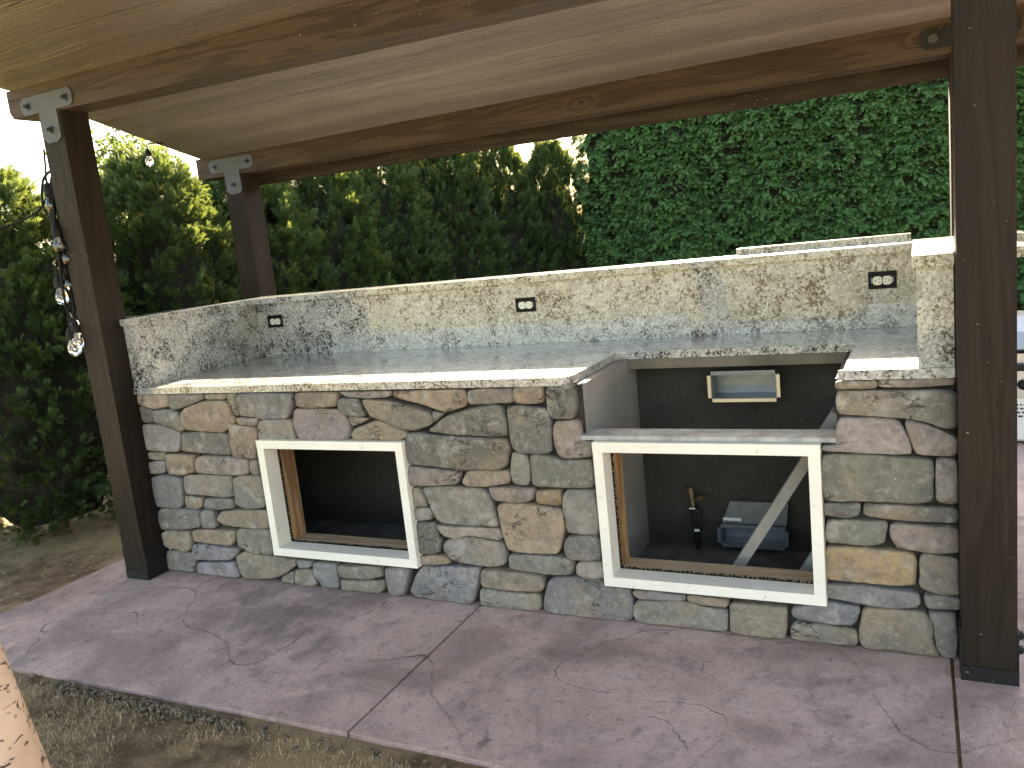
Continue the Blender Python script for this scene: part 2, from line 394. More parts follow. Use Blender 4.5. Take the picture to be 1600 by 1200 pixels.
# ------------------------------------------------------------------ pergola
PX0, PX1, PY0 = -0.355, 3.2036, -0.1156       # front posts
pergola = tag(empty('pergola', (PX0+0.07, PY0+0.07, 0)), 'dark brown timber pergola with painted ceiling and T-shaped steel plates', 'pergola')
def hex_bolt(x, y, z, r, parent, mat=None, axis='y', depth=0.014):
    bm = bmesh.new()
    d = Vector((0, -1, 0)) if axis == 'y' else Vector((1, 0, 0))
    c = Vector((x, y, z))
    tube_bm(bm, [c, c+d*0.004], r*1.45, 14)
    tube_bm(bm, [c+d*0.003, c+d*depth], r, 6)
    tube_bm(bm, [c+d*(depth-0.001), c+d*(depth+0.010)], r*0.5, 8)
    return finish(bm, 'bolt', mat or M['plate_bolt'], parent)
M['plate_bolt'] = mat_plain('bolt_steel', (0.075, 0.08, 0.09), 0.4, 0.5, bump=0)
def post(x, y, ztop, zbot=0.0):
    p = box('post', M['post'], pergola, x, x+0.14, y, y+0.14, zbot+0.012, ztop, bevel=0.006)
    # steel base shoe
    boxes('base_shoe', M['black'], p, [(x-0.004, x+0.144, y-0.004, y-0.0005, zbot, zbot+0.045), (x-0.004, x+0.144, y+0.1405, y+0.144, zbot, zbot+0.045),
        (x-0.004, x-0.0005, y-0.0005, y+0.1405, zbot, zbot+0.16), (x+0.1405, x+0.144, y-0.0005, y+0.1405, zbot, zbot+0.16),
        (x, x+0.14, y, y+0.14, zbot, zbot+0.008)])
    for dz in (0.09, 0.135): hex_bolt(x+0.144, y+0.045, zbot+dz, 0.012, p, M['black'], 'x')
    return p
post(PX0, PY0, 2.172); post(PX1, PY0, 2.115)
RY = 1.14
post(-0.55, RY, 1.958, -0.02); post(3.236, RY, 1.945, 0.0)

def beam(name, x0, z0b, z0t, x1, z1b, z1t, y0, y1, chamfer=True, mat='beam'):
    bm = bmesh.new(); V = {}
    xs = [x0, x0+0.02] + list(np.linspace(x0+0.3, x1, 9))
    rows = []
    for i, x in enumerate(xs):
        t = (x-x0)/(x1-x0); zb = z0b+(z1b-z0b)*t; zt = z0t+(z1t-z0t)*t
        if i == 0 and chamfer: zb += 0.03
        rows.append([bm.verts.new((x, y, z)) for y, z in ((y0, zb), (y1, zb), (y1, zt), (y0, zt))])
    for a, b in zip(rows, rows[1:]):
        for k in range(4): bm.faces.new((a[k], a[(k+1) % 4], b[(k+1) % 4], b[k]))
    bm.faces.new(rows[0][::-1]); bm.faces.new(rows[-1])
    return finish(bm, name, M[mat], pergola, bevel=0.004)
def ceil_z(y): return 2.285 - 0.169*(y+0.1)
beam('beam', -0.545, 2.178, 2.300, 4.3, 2.085, 2.243, -0.115, 0.025)
beam('beam', -0.75, 1.963, 2.082, 4.3, 1.938, 2.085, RY, RY+0.14, chamfer=False)
beam('rear_fascia', -0.60, 1.906, 2.09, 4.3, 1.873, 2.06, 1.342, 1.382, chamfer=False, mat='fascia')
def ceiling():
    bm = bmesh.new()
    ys = [-1.78, -0.117, 1.138, 1.340]; n = 14
    def xl(y): return -0.515 - 0.16*max(0, y)
    grid = []
    for y in ys:
        row = []
        for i in range(n+1):
            x = xl(y) + (4.3-xl(y))*i/n
            # front beam sags a little towards the right, the boards follow it
            dz = (-0.010*(x+0.5) + 0.012)*max(0, 1-abs(y+0.1)/1.2)
            row.append((x, y, ceil_z(y)+dz))
        grid.append(row)
    top = [[bm.verts.new((x, y, z+0.055)) for x, y, z in r] for r in grid]
    bot = [[bm.verts.new(c) for c in r] for r in grid]
    for j in range(len(ys)-1):
        for i in range(n):
            bm.faces.new((bot[j][i], bot[j+1][i], bot[j+1][i+1], bot[j][i+1]))
            bm.faces.new((top[j][i], top[j][i+1], top[j+1][i+1], top[j+1][i]))
    for j in range(len(ys)-1):
        bm.faces.new((bot[j][0], top[j][0], top[j+1][0], bot[j+1][0])); bm.faces.new((bot[j][n], bot[j+1][n], top[j+1][n], top[j][n]))
    for i in range(n):
        bm.faces.new((bot[0][i], bot[0][i+1], top[0][i+1], top[0][i])); bm.faces.new((bot[-1][i], top[-1][i], top[-1][i+1], bot[-1][i+1]))
    return finish(bm, 'ceiling_board', M['ceiling'], pergola)
ceiling()
def t_plate(xc, y, zc, w=0.34, h=0.075, stem=0.115, drop=0.135, mat=None):
    c = 0.018; a = w/2; s = stem/2; zt = zc+h/2; zb = zc-h/2
    pts = [(xc-a+c, zt), (xc-a, zt-c), (xc-a, zb+c), (xc-a+c, zb), (xc-s, zb), (xc-s, zb-drop+c), (xc-s+c*1.6, zb-drop), (xc+s-c*1.6, zb-drop), (xc+s, zb-drop+c), (xc+s, zb), (xc+a-c, zb), (xc+a, zb+c), (xc+a, zt-c), (xc+a-c, zt)]
    p = plate('t_plate', mat or M['plate'], pergola, pts[::-1], y-0.006, y-0.0008)
    for bx, bz in ((xc-a+0.045, zc), (xc+a-0.045, zc), (xc, zb-drop+0.055)): hex_bolt(bx, y-0.006, bz, 0.0125, p)
t_plate(-0.285, PY0, 2.215); t_plate(PX1+0.07, PY0, 2.16)
t_plate(-0.478, RY, 2.022, mat=M['plate']); t_plate(3.306, RY, 2.006, mat=M['black'])

# ------------------------------------------------------------------ stone kitchen island
XL, XR = -0.205, 3.2
island = tag(empty('outdoor_kitchen_island', (1.5, 0.45, 0)), 'stone clad outdoor kitchen island with speckled granite top and white framed openings', 'kitchen island')
F1 = (0.5173, 1.2736, 0.148, 0.6745); F2 = (2.0721, 2.8259, 0.1489, 0.6843)
NX0, NX1, NZ = 2.025, 2.873, 0.688
boxes('mortar_wall', M['mortar'], island, [
    (XL, 0.54, 0.030, 0.05, 0, 0.882), (0.54, 1.25, 0.030, 0.05, 0, 0.17), (0.54, 1.25, 0.030, 0.05, 0.652, 0.882),
    (1.25, NX0, 0.030, 0.05, 0, 0.882), (NX0, NX1, 0.030, 0.05, 0, 0.17), (NX0, NX1, 0.030, 0.05, 0.66, 0.6855),
    (NX0, 2.095, 0.030, 0.05, 0.17, 0.66), (2.80, NX1, 0.030, 0.05, 0.17, 0.66), (NX1, XR, 0.030, 0.05, 0, 0.882)])
boxes('carcass', M['dark'], island, [
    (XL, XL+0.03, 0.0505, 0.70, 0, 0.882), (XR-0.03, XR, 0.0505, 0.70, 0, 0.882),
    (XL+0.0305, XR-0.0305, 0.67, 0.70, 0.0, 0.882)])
boxes('cavity_floor', M['cavity'], island, [(XL+0.0305, XR-0.0305, 0.0505, 0.669, 0.002, 0.045)])
boxes('divider_panel', M['board'], island, [(1.99, 2.028, 0.051, 0.668, 0.0455, 0.8825)])
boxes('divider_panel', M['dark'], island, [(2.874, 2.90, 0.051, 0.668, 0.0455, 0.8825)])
boxes('panel_trim', M['board'], island, [(2.0285, 2.036, 0.052, 0.60, 0.818, 0.8825)])
boxes('counter_support', M['support'], island, [(2.0365, 2.8735, 0.535, 0.56, 0.842, 0.8825)])
box('grill_sill', M['sill'], island, NX0-0.004, NX1, -0.003, 0.105, 0.686, 0.701, bevel=0.002)
# inner wood bucks behind the frames
for (l, r, b, t) in (F1, F2):
    for q in ((l+0.002, l+0.042, 0.0625, 0.15, b+0.004, t-0.004), (r-0.042, r-0.002, 0.0625, 0.15, b+0.004, t-0.004)):
        box('stud', M['lumber_v'] if 'lumber_v' in M else M.setdefault('lumber_v', mat_wood('raw_lumber_upright', 2, (0.22, 0.115, 0.055), (0.42, 0.26, 0.14), knots=False, rough=0.7)), island, *q, bevel=0.002)
    box('stud', M['lumber'], island, l+0.0425, r-0.0425, 0.0625, 0.15, b+0.003, b+0.040, bevel=0.002)
    box('stud', M['lumber'], island, l+0.0425, r-0.0425, 0.0625, 0.15, t-0.042, t-0.003, bevel=0.002)
def white_frame(l, r, b, t):
    fr = empty('opening_frame', ((l+r)/2, 0.0, b)); fr.parent = island; fr.matrix_parent_inverse = Matrix.Translation(-Vector(world_loc(island)))
    w = 0.036; y0, y1 = -0.03, 0.052
    box('rail', M['white'], fr, l, r, y0, y1, t-w, t, 0.004); box('rail', M['white'], fr, l, r, y0, y1, b, b+w, 0.004)
    box('stile', M['white'], fr, l+0.0005, l+w, y0+0.001, y1, b+w+0.0004, t-w-0.0004, 0.004); box('stile', M['white'], fr, r-w, r-0.0005, y0+0.001, y1, b+w+0.0004, t-w-0.0004, 0.004)
    bm = bmesh.new(); q = random.Random(int(l*100)); x = l+w+0.004
    while x < r-w-0.01:                                   # ragged metal lath along the inner edges
        s = q.uniform(0.004, 0.011); add_box(bm, x, x+s, 0.0525, 0.0615, b+w-0.004, b+w+0.003+q.uniform(0, 0.005)); x += s+q.uniform(0.002, 0.008)
    z = b+w+0.004
    while z < t-w-0.01:
        s = q.uniform(0.004, 0.014); add_box(bm, l+w-0.004, l+w+0.003+q.uniform(0, 0.005), 0.0525, 0.0615, z, z+s); z += s+q.uniform(0.002, 0.009)
    tag(finish(bm, 'metal_lath', M['black'], fr), kind='stuff')
white_frame(*F1); white_frame(*F2)

# stones of the veneer: outline in millimetres on the wall plane (x, z), letter = colour family
FAM = {'g': (0.240, 0.222, 0.200), 'G': (0.222, 0.206, 0.172), 'd': (0.172, 0.163, 0.148), 'b': (0.215, 0.212, 0.215), 't': (0.325, 0.250, 0.178),
       'o': (0.40, 0.275, 0.16), 'p': (0.33, 0.272, 0.25), 'l': (0.245, 0.225, 0.228), 'n': (0.27, 0.225, 0.178)}
STONES = [
('t',-227,883,2,881,-10,821,-111,811,-226,833),
('G',7,879,227,879,227,856,91,820,27,804,-7,818),
('n',233,879,365,880,361,853,242,854),
('n',368,880,423,880,423,777,397,779,369,845),
('b',427,880,738,878,724,826,694,767,550,764,509,775,427,777),
('d',-233,827,-123,808,-135,748,-186,742,-229,752),
('g',-114,808,1,809,41,792,65,711,31,705,-62,735,-126,750),
('t',53,776,90,816,225,848,359,847,390,748,353,725,307,701,140,708,82,713,58,736),
('n',397,771,529,767,504,730,397,740),
('g',-231,735,-117,739,-32,721,36,697,10,617,2,606,-238,607),
('d',45,697,139,702,332,697,331,598,284,597,19,609),
('t',342,723,376,736,504,727,496,667,473,581,343,587,337,626),
('G',515,737,545,761,711,761,710,715,722,671,506,666),
('n',-234,599,-89,601,-102,563,-237,565),
('g',-233,556,-100,558,-108,502,-238,490),
('t',-83,596,103,594,87,549,89,512,2,493,-92,498),
('p',103,574,145,591,324,590,423,580,424,513,367,504,94,508),
('n',439,575,474,576,478,509,434,510),
('l',-236,477,-134,491,-12,480,-29,340,-71,330,-238,328),
('g',0,483,31,496,304,500,297,441,301,401,239,392,133,398,-9,398),
('G',312,488,356,500,486,506,476,353,363,343,301,364),
('n',-13,390,93,385,88,342,52,327,-19,332),
('d',114,383,291,391,293,344,204,333,103,334),
('d',-241,296,-188,320,19,330,75,324,61,240,-62,222,-226,214),
('g',82,325,155,327,158,239,69,236),
('t',163,283,208,323,289,335,479,342,483,257,395,251,209,258),
('t',-224,196,-156,212,-19,216,-17,184,-25,127,-67,107,-205,132),
('t',-6,214,28,227,277,238,259,185,235,159,101,162,-3,165),
('G',280,235,312,248,486,251,483,136,420,127,351,138,273,161),
('l',-7,148,56,157,250,151,284,140,226,91,-13,74,-27,97),
('l',-5,58,234,81,243,46,258,18,247,-8,149,-15,-2,-2,-18,20),
('g',-220,95,-177,106,-34,105,-14,92,-31,10,-83,-7,-236,6),
('n',253,110,310,139,390,129,618,122,608,97,545,51,459,19,341,-8,280,-3,259,39),
('g',622,121,697,124,695,96,664,87,621,87),
('G',511,29,586,69,579,1,546,1,509,9),
('G',597,73,680,85,701,65,710,8,661,-8,589,-2),
('n',752,877,971,878,963,815,824,810,745,817),
('d',973,850,1072,848,1082,824,1093,774,1035,773,983,781,966,797),
('p',976,878,1235,877,1233,853,1134,850,1030,854),
('G',1091,839,1114,845,1215,839,1286,824,1405,789,1418,757,1397,737,1324,718,1270,721,1175,761,1122,776,1103,820),
('t',1246,877,1575,876,1572,827,1561,810,1474,788,1420,804,1366,824,1288,840,1243,858),
('n',1585,876,1775,879,1774,829,1758,823,1710,824,1661,820,1579,819),
('p',725,790,739,806,953,805,983,781,1006,757,1004,688,979,672,757,671,731,689,716,740),
('p',1013,774,1120,765,1025,731,1010,755),
('t',1020,711,1041,723,1156,759,1209,739,1281,716,1286,694,1254,676,1076,672,1024,676,1014,692),
('g',1420,793,1461,782,1428,754,1418,776),
('d',1389,718,1476,774,1611,808,1700,817,1722,800,1730,749,1726,699,1695,695,1479,703,1403,713),
('d',1275,678,1291,706,1331,708,1435,697,1718,689,1732,653,1713,582,1687,567,1512,562,1383,574,1281,579,1265,615),
('p',1267,570,1442,559,1508,553,1496,519,1489,502,1326,490,1268,491),
('t',1537,557,1719,564,1718,515,1638,497,1528,493,1507,508),
('g',1270,474,1307,479,1327,442,1339,404,1263,398),
('G',1320,480,1433,492,1603,487,1624,454,1651,344,1635,338,1411,334,1371,352,1352,403),
('p',1274,393,1349,397,1354,351,1305,342,1271,346),
('d',1274,334,1363,336,1371,299,1377,243,1366,208,1321,198,1259,200),
('p',1368,330,1446,328,1651,332,1661,294,1656,284,1562,293,1503,297,1465,277,1393,285),
('l',1390,252,1420,270,1510,290,1660,273,1670,217,1661,185,1614,169,1460,172,1414,187,1387,219),
('t',1267,188,1393,200,1412,166,1268,151),
('b',1198,25,1237,100,1277,148,1537,161,1545,154,1514,52,1491,3,1383,-4,1236,-3),
('l',1091,124,1217,134,1190,62,1176,14,1122,-4,1095,9,1088,78),
('G',843,116,1068,126,1076,86,1006,66,854,61,836,78),
('G',847,50,975,56,1070,66,1077,34,1044,-5,913,-9,842,-6),
('b',701,114,836,120,832,64,828,0,778,-14,739,0,733,29,700,53),
('t',1777,882,1894,883,1889,824,1823,818,1780,824,1773,850),
('d',1905,875,1923,884,2010,886,2011,850,2011,796,1997,762,1927,760,1904,777,1900,828),
('p',1917,729,1930,751,2019,754,2018,684,2060,681,2058,624,1979,614,1933,620,1915,662),
('d',1735,806,1762,814,1898,799,1909,757,1901,641,1880,631,1775,628,1740,651,1737,741),
('G',1740,633,1801,624,1807,562,1798,521,1784,506,1731,514,1725,552),
('g',1810,618,1829,627,1896,622,1936,607,2052,612,2055,506,1909,503,1812,504),
('p',1621,495,1817,497,1816,476,1803,447,1745,437,1636,441),
('o',1822,488,1920,495,1921,468,1916,430,1817,439),
('t',1652,422,1690,434,1789,434,1921,421,1925,353,1908,294,1890,245,1722,239,1679,252,1667,303),
('g',1930,471,1950,497,2053,501,2061,410,2056,333,2000,327,1934,334,1927,427),
('d',1912,277,1928,314,2053,328,2057,235,2007,226,1923,229),
('G',1681,229,1898,237,1947,224,1940,167,1830,162,1674,170),
('p',1952,205,1973,220,2060,223,2059,161,2017,153,1952,164),
('l',1809,47,1836,135,1881,154,2051,159,2061,134,2130,132,2153,130,2161,83,2153,11,2119,-3,1986,-1,1866,3,1805,5),
('t',1550,148,1573,157,1776,160,1814,150,1816,113,1803,89,1704,81,1541,83),
('g',1535,73,1563,75,1675,72,1794,81,1793,9,1740,-2,1526,0),
('l',2165,129,2265,132,2361,130,2357,110,2286,102,2192,99,2170,109),
('t',2363,130,2506,127,2503,98,2422,96,2367,105),
('G',2161,53,2176,89,2250,94,2360,102,2399,88,2500,88,2495,5,2443,1,2302,2,2184,0,2161,17),
('n',2512,116,2698,118,2697,88,2688,-6,2652,-14,2504,-10),
('n',2878,882,2993,881,2993,856,2877,855),
('n',2996,881,3202,882,3202,861,2996,856),
('G',2879,850,3140,847,3186,845,3203,838,3203,732,3171,732,3138,747,3056,765,2874,775),
('p',2877,766,3042,760,3058,738,3087,652,3040,650,2968,652,2888,655,2827,657,2828,675,2871,677),
('p',3062,757,3097,753,3145,733,3202,706,3203,647,3093,652),
('G',2828,647,2968,648,3039,643,3139,637,3139,509,3092,498,2964,501,2823,494),
('p',3147,634,3203,638,3203,499,3143,505),
('d',2825,485,2927,491,2935,483,2929,450,2899,442,2826,444),
('d',2943,490,3036,493,3204,488,3203,441,3049,442,2945,450),
('G',2831,419,2846,431,3009,435,3010,421,3000,362,2960,353,2828,354),
('p',3019,429,3204,429,3205,347,3145,341,3037,352,3016,392),
('o',2825,323,2835,340,2959,343,3082,337,3088,310,3083,230,3029,223,2881,225,2821,225),
('n',3096,310,3111,339,3203,329,3204,211,3143,208,3098,223),
('l',2823,209,2918,215,3065,209,3093,204,3097,161,3042,148,2916,154,2825,165),
('G',3105,201,3205,201,3206,162,3114,158),
('l',2710,111,2744,128,2832,147,2924,141,2906,78,2860,71,2718,78),
('n',2707,53,2734,68,2805,68,2909,62,2911,6,2834,-13,2738,-5,2706,0),
('n',2918,52,2932,135,2954,144,3112,146,3129,112,3132,44,3149,-11,3060,-7,2942,-1,2922,11),
('G',3115,144,3194,153,3197,86,3192,-4,3153,-13,3138,45,3132,112),
]

def chaikin(P, k=0.18):
    out = []
    n = len(P)
    for i in range(n):
        a, b = P[i], P[(i+1) % n]
        out += [a+(b-a)*k, b-(b-a)*k]
    return out
def resample(P, n):
    P = np.array(P); Q = np.vstack([P, P[:1]]); d = np.r_[0, np.cumsum(np.linalg.norm(np.diff(Q, axis=0), axis=1))]
    s = np.linspace(0, d[-1], n, endpoint=False)
    return np.stack([np.interp(s, d, Q[:, 0]), np.interp(s, d, Q[:, 1])], 1), d[-1]
def stone(fam, flat, idx):
    q = random.Random(idx*13+5)
    P = [np.array((max(x/1000, XL-0.004), max(z/1000, 0.004))) for x, z in zip(flat[::2], flat[1::2])]
    P = chaikin(chaikin(P, 0.075), 0.25)
    per0 = sum(np.linalg.norm(P[i]-P[i-1]) for i in range(len(P)))
    n = int(min(56, max(22, per0/0.018))); O, per = resample(P, n); c = O.mean(0)
    rad = np.linalg.norm(O-c, axis=1).mean()
    for i in range(n):
        w = O[i]; k = noise.noise((w[0]*26, w[1]*26, idx*1.7))*0.0035 + noise.noise((w[0]*80, w[1]*80, idx))*0.0018
        dirv = (w-c)/np.linalg.norm(w-c); O[i] = w + dirv*(k+0.0012)
    proud = q.uniform(-0.008, 0.004); tx, tz = q.uniform(-0.03, 0.03), q.uniform(-0.05, 0.03)
    levels = [(0.0, 0.032), (-0.001, 0.010), (-0.0002, 0.003), (0.0028, -0.0015), (0.007, -0.0038), (0.018, -0.0055)]
    bm = bmesh.new(); rings = []
    def yv(x, z, y, amp):
        return y + proud*(1 if y < 0.01 else 0) + amp*(0.008*noise.noise((x*11, z*11, idx*3.1)) + 0.004*noise.noise((x*33, z*33, idx*1.3))) + (tx*(x-c[0]) + tz*(z-c[1]))*amp
    for ins, y in levels:
        k = max(0.25, 1-ins/rad)
        rings.append([bm.verts.new((c[0]+(w[0]-c[0])*k, yv(w[0], w[1], y, 0 if y > 0.03 else min(1, max(0.35, ins/0.006))), c[1]+(w[1]-c[1])*k)) for w in O])
    k0 = max(0.25, 1-levels[-1][0]/rad)
    for s in (0.68, 0.36):
        rings.append([bm.verts.new((c[0]+(w[0]-c[0])*k0*s, yv(c[0]+(w[0]-c[0])*k0*s, c[1]+(w[1]-c[1])*k0*s, -0.0065, 1), c[1]+(w[1]-c[1])*k0*s)) for w in O])
    for a, b in zip(rings, rings[1:]):
        for i in range(n): bm.faces.new((a[i], a[(i+1) % n], b[(i+1) % n], b[i]))
    m = bm.verts.new((c[0], yv(c[0], c[1], -0.0065, 1), c[1]))
    for i in range(n): bm.faces.new((rings[-1][i], rings[-1][(i+1) % n], m))
    bmesh.ops.translate(bm, verts=bm.verts, vec=(-c[0], 0, -c[1]))
    o = finish(bm, 'stone', M['stone'], island, loc=(c[0], 0, c[1]), smooth=True)
    v = q.uniform(0.82, 1.18); b = FAM[fam]
    o.color = (b[0]*v*q.uniform(0.95, 1.05), b[1]*v, b[2]*v*q.uniform(0.93, 1.07), 1)
for i, s in enumerate(STONES): stone(s[0], s[1:], i)

# granite
g = M['granite']
prism('countertop', g, island, [(-0.213, -0.007), (1.955, -0.007), (1.985, 0.004), (2.0, 0.05), (1.995, 0.53), (2.900, 0.53), (2.900, 0.01), (2.885, -0.007), (3.2, -0.007), (3.2, 0.90), (-0.213, 0.90)], 0.884, 0.914, 0.003)
prism('left_return', g, island, [(-0.212, 0.0), (-0.142, 0.0), (-0.235, 0.90), (-0.32, 0.90), (-0.32, 0.03), (-0.212, 0.03)], 0.9145, 1.2095, 0.002)
box('right_return', g, island, 3.105, 3.2, 0.002, 0.8995, 0.9145, 1.2095, 0.002)
box('backsplash', g, island, -0.32, 3.2, 0.9005, 0.925, 0.9145, 1.2095, 0.001)
box('back_wall', M['mortar'], island, -0.32, 3.2, 0.926, 1.08, 0.0, 1.209, 0)
boxes('side_wall', M['mortar'], island, [(3.2045, 3.345, 0.10, 1.08, 0.0, 1.2085)])
prism('ledge', g, island, [(-0.213, -0.014), (-0.128, -0.014), (-0.222, 0.868), (3.094, 0.868), (3.094, -0.03), (3.2005, -0.03), (3.2005, 0.085), (3.47, 0.085), (3.47, 1.125), (-0.37, 1.125), (-0.37, 0.05), (-0.213, 0.05)], 1.2105, 1.2405, 0.003)
tag(box('granite_offcut', g, None, 2.40, 3.088, 1.06, 1.12, 1.241, 1.270, 0.002), 'pale granite offcut strip lying along the back edge of the raised ledge', 'granite strip')

def outlet(xc, zc, w=0.102, h=0.068):
    o = empty('outlet', (xc, 0.9, zc)); o.parent = island; o.matrix_parent_inverse = Matrix.Translation(-Vector(world_loc(island)))
    bm = bmesh.new()
    y0, y1 = 0.8945, 0.9003                       # raised black rim around a recessed middle of the same black
    k = 0.007
    for b in ((xc-w/2, xc+w/2, y0, y1, zc+h/2-k, zc+h/2), (xc-w/2, xc+w/2, y0, y1, zc-h/2, zc-h/2+k), (xc-w/2, xc-w/2+k, y0, y1, zc-h/2+k, zc+h/2-k), (xc+w/2-k, xc+w/2, y0, y1, zc-h/2+k, zc+h/2-k)): add_box(bm, *b)
    add_box(bm, xc-w/2+k, xc+w/2-k, 0.8995, 0.9002, zc-h/2+k, zc+h/2-k)
    finish(bm, 'box_rim', M['plastic'], o)
    for s in (-1, 1):
        pts = [(xc+s*0.0175+0.0165*math.copysign(abs(math.cos(a))**0.6, math.cos(a)), zc-0.002+0.017*math.copysign(abs(math.sin(a))**0.6, math.sin(a))) for a in np.linspace(0, 2*math.pi, 20, endpoint=False)]
        r = plate('receptacle', M['socket'], o, pts, 0.8955, 0.8994, 0.001)
        bm = bmesh.new()
        for dx, dz, ww, hh in ((-0.006*s, 0.007, 0.007, 0.002), (-0.006*s, -0.007, 0.006, 0.002), (0.008*s, 0.0, 0.004, 0.005)): add_box(bm, xc+s*0.0175+dx-ww/2, xc+s*0.0175+dx+ww/2, 0.8950, 0.8956, zc-0.002+dz-hh/2, zc-0.002+dz+hh/2)
        finish(bm, 'slot', M['plastic'], r)
    for s in (-1, 1): boxes('yoke', M['zinc'], o, [(xc+s*0.03725-0.00275, xc+s*0.03725+0.00275, 0.8972, 0.8992, zc-0.011, zc+0.009)])
outlet(-0.108, 1.108); outlet(1.437, 1.104); outlet(2.985, 1.105)

# things built into the open grill bay
def vent(xc, zc, w, h, flange_mat, y1=0.669, proj=0.115):
    v = empty('vent_box', (xc, y1, zc)); v.parent = island; v.matrix_parent_inverse = Matrix.Translation(-Vector(world_loc(island)))
    x0, x1, z0, z1 = xc-w/2, xc+w/2, zc-h/2, zc+h/2; y0 = y1-proj; t = 0.003
    boxes('sleeve', M['zinc'], v, [(x0, x1, y0, y1, z1-t, z1), (x0, x1, y0, y1, z0, z0+t), (x0, x0+t, y0, y1, z0+t, z1-t), (x1-t, x1, y0, y1, z0+t, z1-t), (x0+t, x1-t, y1-0.004, y1-0.001, z0+t, z1-t)])
    k = 0.013
    boxes('flange', flange_mat, v, [(x0-k, x0-0.0003, y0, y0+0.002, z0+0.004, z1-0.004), (x1+0.0003, x1+k, y0, y0+0.002, z0+0.004, z1-0.004), (x0+0.003, x1-0.003, y0, y0+0.002, z0-k, z0-0.0003)])
    boxes('flange', M['zinc'], v, [(x0+0.003, x1-0.003, y0-0.001, y0+0.001, z1+0.0003, z1+k)])
    return v
vent(2.492, 0.758, 0.25, 0.098, M['foil'])
v2 = vent(2.488, 0.128, 0.255, 0.072, M['zinc'], proj=0.085)
plate('hood', M['zinc'], v2, [(2.360, 0.166), (2.616, 0.166), (2.628, 0.262), (2.398, 0.262)], 0.628, 0.668, 0.001)
boxes('label_strip', M['paper'], v2, [(2.365, 2.44, 0.6262, 0.6274, 0.178, 0.191)])
gv = empty('gas_valve', (2.25, 0.64, 0.13)); gv.parent = island; gv.matrix_parent_inverse = Matrix.Translation(-Vector(world_loc(island)))
bm = bmesh.new(); tube_bm(bm, [(2.245, 0.62, 0.235), (2.241, 0.62, 0.285)], 0.011, 10); tube_bm(bm, [(2.240, 0.62, 0.284), (2.236, 0.62, 0.318)], 0.015, 6); tube_bm(bm, [(2.245, 0.62, 0.262), (2.275, 0.612, 0.272)], 0.008, 8); tube_bm(bm, [(2.275, 0.612, 0.272), (2.29, 0.61, 0.285)], [0.011, 0.009], 8)
finish(bm, 'brass_fitting', M['brass'], gv, smooth=False)
bm = bmesh.new(); tube_bm(bm, [(2.247, 0.62, 0.235), (2.252, 0.62, 0.165)], [0.016, 0.014], 10); tube_bm(bm, [(2.252, 0.62, 0.165), (2.254, 0.62, 0.046)], 0.010, 10); tube_bm(bm, [(2.262, 0.612, 0.235), (2.272, 0.606, 0.18), (2.262, 0.604, 0.15)], 0.006, 8)
finish(bm, 'valve_body', M['black'], gv)
boxes('valve_tag', M['paper'], gv, [(2.248, 2.27, 0.600, 0.602, 0.132, 0.143), (2.232, 2.258, 0.602, 0.604, 0.229, 0.234)])
def stick(name, mat, parent, a, b, w, d):
    a, b = Vector(a), Vector(b); t = (b-a); L = t.length; t.normalize(); s = t.cross(Vector((0, 1, 0))).normalized(); u = Vector((0, 1, 0))
    bm = bmesh.new(); vs = []
    for k in (0, L):
        for i, j in ((-1, -1), (1, -1), (1, 1), (-1, 1)): vs.append(bm.verts.new(a+t*k+s*w/2*i+u*d/2*j))
    for q in ((3, 2, 1, 0), (4, 5, 6, 7), (0, 1, 5, 4), (1, 2, 6, 5), (2, 3, 7, 6), (3, 0, 4, 7)): bm.faces.new([vs[i] for i in q])
    return finish(bm, name, mat, parent, bevel=0.002)
stick('brace', M['brace'], island, (2.452, 0.30, 0.07), (2.855, 0.30, 0.715), 0.038, 0.085)
stick('brace', M['brace'], island, (2.68, 0.28, 0.06), (2.83, 0.28, 0.31), 0.03, 0.04)
tube('conduit', M['zinc'], island, [(2.78, 0.655, 0.18), (2.75, 0.60, 0.19), (2.742, 0.575, 0.195)], [0.02, 0.02, 0.024], 10)

# ------------------------------------------------------------------ string lights
def bulb(parent, top, axis=(0, 0, -1), s=1.0):
    """black socket with a clear bulb, hanging from `top` along `axis`"""
    a = Vector(axis).normalized(); T = Vector(top)
    P = lambda d: T + a*d*s
    sk = empty('lamp', T); sk.parent = parent; sk.matrix_parent_inverse = Matrix.Translation(-Vector(world_loc(parent)))
    bm = bmesh.new()
    tube_bm(bm, [P(0), P(0.012), P(0.016), P(0.03), P(0.036), P(0.058), P(0.060)], [x*s for x in (0.004, 0.005, 0.011, 0.016, 0.0185, 0.0185, 0.012)], 14)
    finish(bm, 'lamp_socket', M['plastic'], sk, smooth=False)
    pr = [(0.055, 0.0125), (0.066, 0.0145), (0.078, 0.020), (0.090, 0.0235), (0.102, 0.0235), (0.112, 0.0195), (0.119, 0.011), (0.1215, 0.002)]
    bm = bmesh.new(); tube_bm(bm, [P(d) for d, r in pr], [r*s for d, r in pr], 16); tube_bm(bm, [P(d) for d, r in pr[:-1]][::-1], [max(0.001, r-0.0012)*s for d, r in pr[:-1]][::-1], 16)
    finish(bm, 'bulb_glass', M['glass'], sk, smooth=True)
    bm = bmesh.new(); tube_bm(bm, [P(0.058), P(0.085)], [0.004*s, 0.003*s], 8); tube_bm(bm, [P(0.085)+Vector((0.006, 0, 0)), P(0.100), P(0.085)-Vector((0.006, 0, 0))], 0.0009, 5)
    finish(bm, 'filament', M['socket'], sk)
sl = tag(empty('string_light', (-0.37, -0.13, 1.9)), 'bundled black string light cord with clear bulbs looped on the timber post', 'string light')
def cord(par, P, r=0.0058): return tube('cord', M['plastic'], par, catmull(P, 6), r, 6)
hx, hy = -0.392, -0.085
